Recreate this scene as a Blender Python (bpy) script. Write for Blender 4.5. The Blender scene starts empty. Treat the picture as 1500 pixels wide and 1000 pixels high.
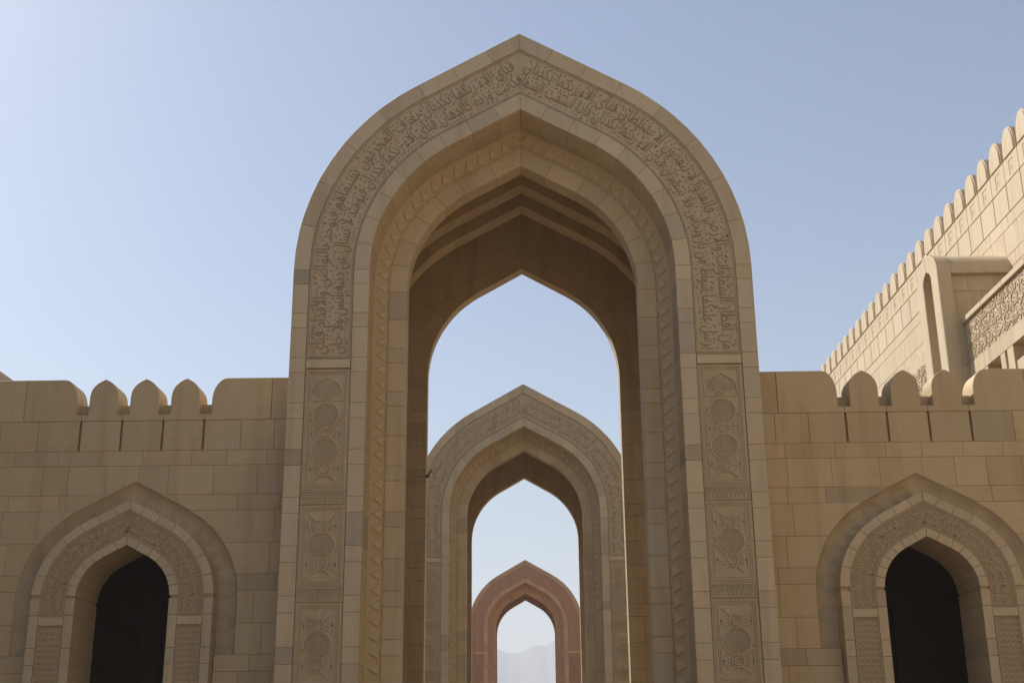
import bpy, bmesh, math, random, unicodedata
from mathutils import Vector, Matrix, noise
R = math.radians
random.seed(7)
scene = bpy.context.scene
COL = scene.collection

# ------------------------------------------------------------------ camera
GZ = -1.65                                   # ground; the lens is at z = 0
cd = bpy.data.cameras.new('camera'); cam = bpy.data.objects.new('camera', cd); COL.objects.link(cam)
p_, r_, y_ = R(18.10), R(0.551), R(-0.49)
fwd = Vector((math.sin(y_)*math.cos(p_), math.cos(y_)*math.cos(p_), math.sin(p_)))
r0 = Vector((math.cos(y_), -math.sin(y_), 0)); u0_ = r0.cross(fwd)
rt = r0*math.cos(r_) - u0_*math.sin(r_); up = r0*math.sin(r_) + u0_*math.cos(r_)
cam.matrix_world = Matrix(((rt.x, up.x, -fwd.x, -0.025), (rt.y, up.y, -fwd.y, -27.0), (rt.z, up.z, -fwd.z, 0.0), (0, 0, 0, 1)))
cd.sensor_width = 36; cd.lens = 1812.9/1500*36; cd.clip_start = 0.1; cd.clip_end = 40000
scene.camera = cam

# ------------------------------------------------------------------ sky, sun, exposure
SUN_AZ, SUN_EL = 52.0, 42.0                  # degrees left of straight ahead, above the horizon
w = bpy.data.worlds.new('World'); scene.world = w; w.use_nodes = True
nt = w.node_tree; bg = nt.nodes['Background']
sk = nt.nodes.new('ShaderNodeTexSky'); sk.sky_type = 'NISHITA'; sk.sun_disc = False
sk.sun_elevation = R(SUN_EL); sk.sun_rotation = R(-SUN_AZ)
sk.altitude = 0; sk.air_density = 1.1; sk.dust_density = 1.15; sk.ozone_density = 1.8
nt.links.new(sk.outputs[0], bg.inputs[0]); bg.inputs[1].default_value = 0.093
sl = bpy.data.lights.new('sun', 'SUN'); so = bpy.data.objects.new('sun', sl); COL.objects.link(so)
sl.energy = 5.0; sl.angle = R(0.6); sl.color = (1.0, 0.95, 0.87)
sd = Vector((-math.sin(R(SUN_AZ))*math.cos(R(SUN_EL)), math.cos(R(SUN_AZ))*math.cos(R(SUN_EL)), math.sin(R(SUN_EL))))
so.rotation_euler = sd.to_track_quat('Z', 'Y').to_euler(); so.location = (-60, 40, 60)
vs = scene.view_settings; vs.view_transform = 'Standard'; vs.look = 'None'; vs.gamma = 1; vs.exposure = 0.40
vs.use_curve_mapping = False
scene.cycles.volume_bounces = 1; scene.cycles.max_bounces = 8; scene.cycles.diffuse_bounces = 5

# ------------------------------------------------------------------ materials
def new_mat(name):
    m = bpy.data.materials.new(name); m.use_nodes = True
    n = m.node_tree.nodes; l = m.node_tree.links
    return m, n, l, n['Principled BSDF']
def mixc(n, l, fac, a, b, mode='MIX'):
    x = n.new('ShaderNodeMix'); x.data_type = 'RGBA'; x.blend_type = mode
    for sock, v in ((x.inputs[0], fac), (x.inputs[6], a), (x.inputs[7], b)):
        if hasattr(v, 'links'): l.new(v, sock)
        else: sock.default_value = v if not isinstance(v, tuple) else (*v, 1)
    return x.outputs[2]
def mth(n, l, op, a, b=0.0, c=None):
    x = n.new('ShaderNodeMath'); x.operation = op
    for i, v in enumerate((a, b) if c is None else (a, b, c)):
        if hasattr(v, 'links'): l.new(v, x.inputs[i])
        else: x.inputs[i].default_value = v
    return x.outputs[0]
def ramp(n, l, src, lo, hi):
    x = n.new('ShaderNodeMapRange'); l.new(src, x.inputs[0]); x.inputs[1].default_value = lo; x.inputs[2].default_value = hi
    x.clamp = True
    return x.outputs[0]
def stone_mat(name, warm, grey, stain, rough=0.62, bump=0.25):
    m, n, l, b = new_mat(name)
    at = n.new('ShaderNodeAttribute'); at.attribute_name = 'tint'
    sp = n.new('ShaderNodeSeparateColor'); l.new(at.outputs['Color'], sp.inputs[0])
    tc = n.new('ShaderNodeTexCoord')
    off = n.new('ShaderNodeVectorMath'); off.operation = 'MULTIPLY_ADD'
    cb = n.new('ShaderNodeCombineXYZ')
    for i in range(3): l.new(sp.outputs[2], cb.inputs[i])
    l.new(cb.outputs[0], off.inputs[0]); off.inputs[1].default_value = (31.0, 17.0, 43.0); l.new(tc.outputs['Object'], off.inputs[2])
    mp = n.new('ShaderNodeMapping'); mp.inputs['Rotation'].default_value = (0.5, 0.7, 0.3); mp.inputs['Scale'].default_value = (1.0, 1.0, 3.2)
    l.new(off.outputs[0], mp.inputs[0])
    def nz(vec, sc, det, dist=0.0):
        t = n.new('ShaderNodeTexNoise'); t.inputs['Scale'].default_value = sc; t.inputs['Detail'].default_value = det
        t.inputs['Distortion'].default_value = dist; l.new(vec, t.inputs['Vector']); return t.outputs[0]
    mp2 = n.new('ShaderNodeMapping'); mp2.inputs['Scale'].default_value = (2.6, 2.6, 0.22); l.new(tc.outputs['Object'], mp2.inputs[0])
    streak = nz(mp2.outputs[0], 1.0, 5, 0.3)
    veins = nz(mp.outputs[0], 1.3, 6, 1.2); blot = nz(off.outputs[0], 0.8, 4, 0.4); fine = nz(off.outputs[0], 26, 5)
    grey_f = mth(n, l, 'MULTIPLY', sp.outputs[1], ramp(n, l, veins, 0.28, 0.66))
    c = mixc(n, l, grey_f, warm, grey)
    c = mixc(n, l, mth(n, l, 'MULTIPLY', ramp(n, l, blot, 0.48, 0.75), 0.42), c, stain)
    c = mixc(n, l, mth(n, l, 'MULTIPLY', ramp(n, l, veins, 0.58, 0.70), 0.40), c, grey)
    c = mixc(n, l, mth(n, l, 'MULTIPLY', ramp(n, l, streak, 0.50, 0.72), 0.42), c, tuple(x*0.72 for x in stain))
    val = mth(n, l, 'MULTIPLY', sp.outputs[0], mth(n, l, 'ADD', 0.80, mth(n, l, 'ADD', mth(n, l, 'MULTIPLY', fine, 0.22), mth(n, l, 'MULTIPLY', veins, 0.20))))
    vv = n.new('ShaderNodeCombineXYZ')
    for i in range(3): l.new(val, vv.inputs[i])
    c = mixc(n, l, 1.0, c, vv.outputs[0], 'MULTIPLY')
    l.new(c, b.inputs['Base Color']); b.inputs['Roughness'].default_value = rough
    bp = n.new('ShaderNodeBump'); bp.inputs['Strength'].default_value = bump; bp.inputs['Distance'].default_value = 0.01
    l.new(fine, bp.inputs['Height']); l.new(bp.outputs[0], b.inputs['Normal'])
    return m
def plain_mat(name, col, rough=0.8, var=0.25, scale=3.0):
    m, n, l, b = new_mat(name)
    tc = n.new('ShaderNodeTexCoord'); t = n.new('ShaderNodeTexNoise'); t.inputs['Scale'].default_value = scale; t.inputs['Detail'].default_value = 6
    l.new(tc.outputs['Object'], t.inputs['Vector'])
    c = mixc(n, l, t.outputs[0], tuple(x*(1-var) for x in col), tuple(x*(1+var) for x in col))
    l.new(c, b.inputs['Base Color']); b.inputs['Roughness'].default_value = rough
    return m
M = {}
M['stone'] = stone_mat('cream_stone', (0.50, 0.378, 0.21), (0.42, 0.342, 0.232), (0.47, 0.305, 0.135))
M['pale'] = stone_mat('pale_stone', (0.52, 0.41, 0.255), (0.39, 0.336, 0.262), (0.49, 0.335, 0.172))
M['carved'] = stone_mat('carved_stone', (0.50, 0.392, 0.245), (0.42, 0.35, 0.25), (0.46, 0.32, 0.16), 0.75, 0.4)
M['letter'] = stone_mat('letter_stone', (0.31, 0.215, 0.115), (0.28, 0.205, 0.125), (0.29, 0.185, 0.085), 0.7, 0.2)
M['field'] = stone_mat('sunk_field_stone', (0.27, 0.195, 0.115), (0.25, 0.2, 0.14), (0.25, 0.165, 0.085), 0.85, 0.6)
M['red'] = stone_mat('red_sandstone', (0.55, 0.32, 0.17), (0.52, 0.31, 0.18), (0.49, 0.255, 0.12), 0.75, 0.4)
M['red_dark'] = stone_mat('red_sandstone_carved', (0.46, 0.25, 0.145), (0.43, 0.245, 0.15), (0.40, 0.2, 0.105), 0.8, 0.6)
M['grout'] = plain_mat('joint_mortar', (0.27, 0.165, 0.075), 0.9)
M['dark'] = plain_mat('shade_toned_interior', (0.10, 0.07, 0.048), 0.9)  # doorway passage surfaces, with the shade inside put into the colour

# ------------------------------------------------------------------ mesh helpers
def tint(grey=None, val=None):
    v = random.uniform(0.92, 1.05) if val is None else val
    if grey is None:
        q = random.random()
        grey = random.uniform(0.75, 1.0) if q < 0.05 else random.uniform(0.25, 0.6) if q < 0.3 else random.uniform(0, 0.2)
        if grey > 0.7 and val is None: v *= 0.9
    return (v, grey, random.random(), 1)
def mesh_of(name, verts, faces, mat, tn=None, smooth=False):
    me = bpy.data.meshes.new(name); me.from_pydata(verts, [], faces)
    bm = bmesh.new(); bm.from_mesh(me)
    bmesh.ops.recalc_face_normals(bm, faces=bm.faces); bm.to_mesh(me); bm.free()
    a = me.color_attributes.new('tint', 'FLOAT_COLOR', 'POINT')
    if tn is None: tn = tint()
    if isinstance(tn, list):
        for i, t in enumerate(tn): a.data[i].color = t
    else:
        for d in a.data: d.color = tn
    me.materials.append(mat)
    if smooth:
        for f in me.polygons: f.use_smooth = True
    return me
def obj(name, me, parent=None, **props):
    o = bpy.data.objects.new(name, me); COL.objects.link(o)
    if parent is not None: o.parent = parent
    for k, v in props.items(): o[k] = v
    return o
def empty(name, loc, label, cat, group=None):
    o = bpy.data.objects.new(name, None); COL.objects.link(o); o.location = loc; o.empty_display_size = 0.5
    o['label'] = label; o['category'] = cat
    if group: o['group'] = group
    return o
def area(p): return 0.5*sum(p[i-1][0]*p[i][1]-p[i][0]*p[i-1][1] for i in range(len(p)))
def clean(p, eps=1e-4):
    q = []
    for a in p:
        if not q or math.hypot(a[0]-q[-1][0], a[1]-q[-1][1]) > eps: q.append(a)
    while len(q) > 1 and math.hypot(q[0][0]-q[-1][0], q[0][1]-q[-1][1]) < eps: q.pop()
    return q
def inset(p, d):
    n = len(p); out = []
    for i in range(n):
        a, b, c = p[i-1], p[i], p[(i+1) % n]
        e1 = Vector((b[0]-a[0], b[1]-a[1])).normalized(); e2 = Vector((c[0]-b[0], c[1]-b[1])).normalized()
        n1 = Vector((-e1.y, e1.x)); n2 = Vector((-e2.y, e2.x)); s = n1+n2
        k = s.length_squared
        v = s*(2*d/k) if k > 0.5 else n1*d
        if v.length > 2.2*d: v = v.normalized()*2.2*d
        out.append((b[0]+v.x, b[1]+v.y))
    return out
def clipx(p, g):                              # keep x >= g
    out = []
    for i in range(len(p)):
        a, b = p[i-1], p[i]
        if (a[0] >= g) != (b[0] >= g):
            t = (g-a[0])/(b[0]-a[0]); out.append((g, a[1]+t*(b[1]-a[1])))
        if b[0] >= g: out.append(b)
    return out
FRONT = lambda a, b, d: (a, d, b)             # polygon in x,z pushed along y
def prism(poly, d0, d1, bev=0.012, gap=0.006, mp=FRONT, sgn=1):
    p = clean(poly)
    if len(p) < 3: return None
    if area(p) < 0: p = p[::-1]
    if abs(area(p)) < 0.003: return None
    if gap: p = inset(p, gap)
    n = len(p); vs_ = []; fs = []
    dd = bev if d1 > d0 else -bev
    if bev:
        q = inset(p, bev)
        vs_ += [mp(a, b, d0) for a, b in q] + [mp(a, b, d0+dd) for a, b in p] + [mp(a, b, d1) for a, b in p]
        fs.append(tuple(range(n)))
        for k in (0, n):
            fs += [(k+i, k+(i+1) % n, k+n+(i+1) % n, k+n+i) for i in range(n)]
        fs.append(tuple(range(3*n-1, 2*n-1, -1)))
    else:
        vs_ += [mp(a, b, d0) for a, b in p] + [mp(a, b, d1) for a, b in p]
        fs.append(tuple(range(n))); fs += [(i, (i+1) % n, n+(i+1) % n, n+i) for i in range(n)]; fs.append(tuple(range(2*n-1, n-1, -1)))
    return vs_, fs
def box_vf(x0, x1, y0, y1, z0, z1):
    v = [(x, y, z) for x in (x0, x1) for y in (y0, y1) for z in (z0, z1)]
    return v, [(0, 1, 3, 2), (4, 6, 7, 5), (0, 4, 5, 1), (2, 3, 7, 6), (0, 2, 6, 4), (1, 5, 7, 3)]
class Sink:
    """collects pieces of a thing: each its own object, or joined by name"""
    def __init__(s, parent, join=False, remap=None): s.p = parent; s.join = join; s.acc = {}; s.remap = remap or {}
    def add(s, name, vf, mat='stone', tn=None, join=False, kind=None):
        if vf is None: return None
        mat = s.remap.get(mat, mat); tn = tn or tint()
        if s.join or join:
            a = s.acc.setdefault((name, mat, kind), ([], [], [])); k = len(a[0])
            a[0].extend(vf[0]); a[1].extend([tuple(i+k for i in f) for f in vf[1]]); a[2].extend([tn]*len(vf[0]))
            return None
        return obj(name, mesh_of(name, vf[0], vf[1], M[mat], tn), s.p)
    def done(s):
        out = {}
        for (name, mat, kind), (v, f, t) in s.acc.items():
            o = obj(name, mesh_of(name, v, f, M[mat], t), s.p); out[name] = o
            if kind or name in ('stone', 'voussoir', 'zigzag_teeth', 'rib_stone', 'vault_stone', 'middle_stone', 'middle_voussoir', 'fillet', 'rosettes', 'strapwork', 'dentils', 'carved_panel', 'dentil_course'): o['kind'] = 'stuff'
        return out

# ------------------------------------------------------------------ pointed arch: jamb, arc, straight rise to the point
PHI = 1.058
class Arch:
    def __init__(s, z0, e, Rr, kw): s.z0 = z0; s.e = e; s.Rr = Rr; s.kw = kw
    def k(s, W):
        (w0, k0), (w1, k1) = s.kw
        t = min(1, max(0, (W-w0)/(w1-w0))); return k0+(k1-k0)*t
    def raw(s, W, u):
        e = s.e
        if u <= 0: return W, u
        ua = PHI*s.Rr
        if u <= ua:
            th = u/s.Rr; return -e+(W+e)*math.cos(th), (W+e)*math.sin(th)
        l = u-ua
        return -e+(W+e)*math.cos(PHI)-l*math.sin(PHI), (W+e)*math.sin(PHI)+l*math.cos(PHI)
    def pt(s, W, u):
        x, z = s.raw(W, u)
        return (x, s.z0+(z*s.k(W) if z > 0 else z))
    def umax(s, W): return PHI*s.Rr+((W+s.e)*math.cos(PHI)-s.e)/math.sin(PHI)
    def cell(s, Wa, Wb, u0, u1, n=6, g=0.0):
        ua = PHI*s.Rr
        def line(W, a, b):
            ss = {a, b}
            lo, hi = min(a, b), max(a, b)
            for brk in (0, ua):
                if lo < brk < hi: ss.add(brk)
            for i in range(1, n*3):
                t = i*ua/(n*3)
                if lo < t < hi: ss.add(t)
            r = [s.pt(W, t) for t in sorted(ss)]
            return r if a < b else r[::-1]
        return clean(clipx(line(Wa, u0, u1)+line(Wb, u1, u0), g))
    def s2u(s, W, d):                          # distance from the apex along offset W -> u
        ls = ((W+s.e)*math.cos(PHI)-s.e)/math.sin(PHI); la = (W+s.e)*PHI
        if d < ls: return PHI*s.Rr+(ls-d)
        if d < ls+la: return (1-(d-ls)/la)*PHI*s.Rr
        return -(d-ls-la)
    def length(s, W, ub):                      # apex down to u = ub (<= 0)
        return ((W+s.e)*math.cos(PHI)-s.e)/math.sin(PHI)+(W+s.e)*PHI-ub
    def halfwidth(s, W, z):                    # x of the outline at height z
        if z <= s.z0: return W
        lo, hi = 0.0, s.umax(W)
        if z >= s.pt(W, hi)[1]: return 0.0
        for _ in range(40):
            m = (lo+hi)/2
            if s.pt(W, m)[1] < z: lo = m
            else: hi = m
        return s.pt(W, lo)[0]
    def zat(s, W, x):
        x = abs(x)
        if x >= W: return s.z0
        lo, hi = 0.0, s.umax(W)
        for _ in range(40):
            m = (lo+hi)/2
            if s.pt(W, m)[0] > x: lo = m
            else: hi = m
        return s.pt(W, lo)[1]
def mir(poly, side): return [(side*a, b) for a, b in poly]

# ------------------------------------------------------------------ carved Arabic lettering
def shape(txt):
    names = {}; out = []
    dual = lambda c: _has(c, 'INITIAL FORM')
    def _has(c, f):
        try: unicodedata.lookup(unicodedata.name(c)+' '+f); return True
        except (KeyError, ValueError): return False
    form = lambda c, f: unicodedata.lookup(unicodedata.name(c)+' '+f)
    for word in txt.split(' '):
        cs = list(word); units = []; i = 0
        while i < len(cs):
            if cs[i] == '\u0644' and i+1 < len(cs) and cs[i+1] in '\u0627\u0623\u0625\u0622':
                units.append(('LA', cs[i+1])); i += 2
            else: units.append(('L', cs[i])); i += 1
        for j, (k, c) in enumerate(units):
            prev = j > 0 and units[j-1][0] == 'L' and dual(units[j-1][1])
            if k == 'LA':
                out.append(unicodedata.lookup('ARABIC LIGATURE LAM WITH '+unicodedata.name(c).replace('ARABIC LETTER ', '')+(' FINAL FORM' if prev else ' ISOLATED FORM')))
                continue
            nxt = j+1 < len(units) and dual(c)
            f = 'MEDIAL FORM' if prev and nxt else 'FINAL FORM' if prev else 'INITIAL FORM' if nxt else 'ISOLATED FORM'
            try: out.append(form(c, f))
            except KeyError: out.append(c)
        out.append(' ')
    return ''.join(out[:-1][::-1])
_tc = bpy.data.curves.new('text_source', 'FONT'); _to = bpy.data.objects.new('text_source', _tc); COL.objects.link(_to)
_tc.resolution_u = 2; _tc.extrude = 0.5; _tc.offset = 0.0
def text_mesh(txt):
    _tc.body = shape(txt); dg = bpy.context.evaluated_depsgraph_get(); dg.update()
    ev = _to.evaluated_get(dg); me = ev.to_mesh()
    v = [tuple(q.co) for q in me.vertices]; f = [tuple(q.vertices) for q in me.polygons]
    ev.to_mesh_clear(); return v, f
ROWS_R = ('يرسل عليكما شواظ من نار ونحاس فلا تنتصران فبأي آلاء ربكما تكذبان فإذا انشقت السماء', 'من أقطار السماوات والأرض فانفذوا لا تنفذون إلا بسلطان فبأي آلاء ربكما تكذبان')
ROWS_L = ('فكانت وردة كالدهان فبأي آلاء ربكما تكذبان فيومئذ لا يسأل عن ذنبه إنس ولا جان', 'فبأي آلاء ربكما تكذبان يعرف المجرمون بسيماهم فيؤخذ بالنواصي والأقدام فبأي')
def rows_vf(rows, width_len, height, mapper, ticks=True, seed=1, weight=0.0):
    """rows: (inner row, outer row). mapper(s, h, d): s along the row from its visual left end, h across, d outward."""
    V = []; F = []; rnd = random.Random(seed)
    _tc.offset = weight
    rh = height/len(rows)
    occ = set(); cs = rh/19
    for ri, txt in enumerate(rows):
        v, f = text_mesh(txt)
        x0 = min(a[0] for a in v); x1 = max(a[0] for a in v)
        lo, hi = -0.30, 0.74
        k = len(V)
        for a in v:
            s = (a[0]-x0)/(x1-x0)*width_len; h = height*((0.0, 0.46)[ri] if len(rows) == 2 else ri/len(rows)) + height*(0.54 if len(rows) == 2 else 1/len(rows))*min(1.0, max(0.0, (a[1]-lo)/(hi-lo)))
            V.append((s, h, 1.0 if a[2] > 0 else 0.0))
        F += [tuple(i+k for i in q) for q in f]
        for q in f:
            pts = [V[i+k] for i in q]
            for i in range(len(pts)):
                a, b = pts[i-1], pts[i]; m = max(1, int(math.hypot(a[0]-b[0], a[1]-b[1])/cs))
                for j in range(m+1):
                    occ.add((int((a[0]+(b[0]-a[0])*j/m)/cs), int((a[1]+(b[1]-a[1])*j/m)/cs)))
    if ticks:                                  # vowel strokes and dots in the gaps
        for _ in range(int(width_len/rh*420)):
            s = rnd.uniform(0.02, width_len-0.02); h = rnd.uniform(0.04*height, 0.96*height)
            ln = rh*rnd.choice((0.06, 0.07, 0.15, 0.2)); an = rnd.choice((0.5, 0.6, 0.7, 2.2)); wd = rh*0.03
            dx, dy = math.cos(an)*ln/2, math.sin(an)*ln/2
            cells = [(int((s+dx*t)/cs)+i, int((h+dy*t)/cs)+j) for t in (-1, -.5, 0, .5, 1) for i in (-1, 0, 1) for j in (-1, 0, 1)]
            if any(c in occ for c in cells): continue
            occ.update(cells)
            nx, ny = -math.sin(an)*wd, math.cos(an)*wd
            q = [(s-dx-nx, h-dy-ny), (s+dx-nx, h+dy-ny), (s+dx+nx, h+dy+ny), (s-dx+nx, h-dy+ny)]
            k = len(V); V += [(a, b, 1.0) for a, b in q]+[(a, b, 0.0) for a, b in q]
            F += [(k, k+1, k+2, k+3)]+[(k+i, k+(i+1) % 4, k+4+(i+1) % 4, k+4+i) for i in range(4)]
    return [mapper(*a) for a in V], F
def arch_letters(A, Wa, Wb, ubot, side, rows, yf, depth, seed=1, weight=0.0):
    Wm = (Wa+Wb)/2; L = A.length(Wm, ubot)-0.10
    def mp(s, h, d):
        dist = (0.06+s) if side > 0 else (0.06+L-s)
        W = Wa+h; x, z = A.pt(W, A.s2u(Wm, dist))
        return (side*max(0.012, x), yf-d*depth, z)
    return rows_vf(rows, L, Wb-Wa, mp, True, seed, weight)

# ------------------------------------------------------------------ strapwork for carved panels (x across, z up, centred)
def ribbon(pts, wd, d0, d1, closed=False):
    n = len(pts); V = []; F = []
    for i in range(n):
        a = pts[i-1] if (closed or i > 0) else pts[i]; b = pts[(i+1) % n] if (closed or i < n-1) else pts[i]
        t = Vector((b[0]-a[0], b[1]-a[1])).normalized(); nx, ny = -t.y*wd/2, t.x*wd/2; q = pts[i]
        V += [(q[0]+nx, d1, q[1]+ny), (q[0]+nx*.7, d0, q[1]+ny*.7), (q[0]-nx*.7, d0, q[1]-ny*.7), (q[0]-nx, d1, q[1]-ny)]
    m = n if closed else n-1
    for i in range(m):
        j = (i+1) % n
        F += [(4*i+k, 4*i+k+1, 4*j+k+1, 4*j+k) for k in range(3)]
    return V, F
def circ(cx, cz, r, a0=0, a1=360, n=20):
    return [(cx+r*math.cos(R(a0+(a1-a0)*i/n)), cz+r*math.sin(R(a0+(a1-a0)*i/n))) for i in range(n+1)]
def merge(lst):
    V = []; F = []
    for v, f in lst:
        k = len(V); V += v; F += [tuple(i+k for i in q) for q in f]
    return V, F
def lattice(cx, cz, r, step, wd, d0, d1, ang, zlo=-9, zhi=9):
    out = []
    for a in ang:
        ca, sa = math.cos(R(a)), math.sin(R(a)); k = -r+step/2
        while k < r:
            h = math.sqrt(max(0, r*r-k*k))
            if h > step*.6:
                p0 = (cx+ca*(-h)-sa*k, cz+sa*(-h)+ca*k); p1 = (cx+ca*h-sa*k, cz+sa*h+ca*k)
                if zlo <= p0[1] <= zhi and zlo <= p1[1] <= zhi: out.append(ribbon([p0, p1], wd, d0, d1))
            k += step
    return out
def strap_panel(hw, hh, top=False):
    """half-width, half-height; returns raised pieces at depths d0 (front) .. d1 (field)"""
    o = []; d0, d1 = -0.028, 0.004; b = 0.024
    zt = hh
    rect = lambda i: [(-hw+i, -hh+i), (hw-i, -hh+i), (hw-i, hh-i), (-hw+i, hh-i)]
    o.append(ribbon(rect(0.05), b, d0, d1, True)); o.append(ribbon(rect(0.105), b*.6, d0+.01, d1, True))
    R1, R2, PT = 0.30, 0.135, 0.415
    big = [-2*PT, 0.0, 2*PT] if not top else [hh-2.73, hh-1.90, hh-1.084]
    inn = hw-0.15
    def ring(cx, cz, r, w_):
        pts = [q for q in circ(cx, cz, r, 0, 360, 28)]
        lim = hh-0.13
        seg = []
        for q in pts:
            if abs(q[1]) <= lim and abs(q[0]) <= hw-0.12: seg.append(q)
            else:
                if len(seg) > 1: o.append(ribbon(seg, w_, d0-.008, d1))
                seg = []
        if len(seg) > 1: o.append(ribbon(seg, w_, d0-.008, d1))
    ztop = hh-.2 if not top else big[-1]
    for i, cz in enumerate(big):
        ring(0, cz, R1, 0.045)
        if abs(cz) < hh-0.2 or top: ring(0, cz, R1*.86, 0.022)
        o.extend(lattice(0, cz, R1*.76, .062, .028, d0+.008, d1, (0, 90) if i % 2 else (45, 135), -hh+.14, hh-.14))
        for sx in (-1, 1):
            ring(sx*(hw-0.10), cz, R1*.30, 0.03)
        zc = cz+PT
        if zc < ztop: ring(0, zc, R2, 0.04); ring(0, zc, R2*.6, 0.03)
        if i == 0 and not top: pass
    for i in range(len(big)-1):                # corner fields with leaf sprays
        zc = big[i]+PT
        for sx in (-1, 1):
            f0 = [(sx*inn, zc-R1*.8), (sx*inn, zc+R1*.8)]
            o.append(ribbon(f0, .03, d0, d1))
            for a in (-50, -25, 0, 25, 50):
                o.append(ribbon([(sx*(inn-.03), zc), (sx*(inn-.03-.16*math.cos(R(a))), zc+.2*math.sin(R(a)))], .032, d0+.004, d1))
    if top:                                    # fan head over a disc
        zc = hh-0.607; rr = hw*.74
        o.append(ribbon(circ(0, zc, rr, 0, 60, 8)+[(0, zc+rr*1.16)]+circ(0, zc, rr, 120, 180, 8), .045, d0-.006, d1))
        for k in range(17):
            a = R(8+164*k/16); o.append(ribbon([(rr*.46*math.cos(a), zc+rr*.46*math.sin(a)), (rr*.9*math.cos(a), zc+rr*.93*math.sin(a))], .03, d0+.004, d1))
        for r in (.38, .26, .10): ring(0, zc, rr*r, .04)
        for sx in (-1, 1): o.append(ribbon([(sx*rr, zc), (sx*rr, zc-.12), (sx*rr*.45, zc-.12)], .03, d0, d1))
        
    return merge(o)
def dentils(hw, hh):
    o = []; d0, d1 = -0.03, 0.004
    o.append(ribbon([(-hw+.03, -hh+.03), (hw-.03, -hh+.03), (hw-.03, hh-.03), (-hw+.03, hh-.03)], .03, d0, d1, True))
    n = 9; st = (2*hw-.14)/n
    for i in range(n):
        x = -hw+.07+st*(i+.5)
        o.append(ribbon([(x-st*.3, hh-.06), (x-st*.3, -.01), (x, -.05), (x+st*.3, -.01), (x+st*.3, hh-.06)], .022, d0, d1))
        o.append(ribbon([(x, -.05), (x, -hh+.06)], .05, d0, d1))
    return merge(o)

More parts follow.
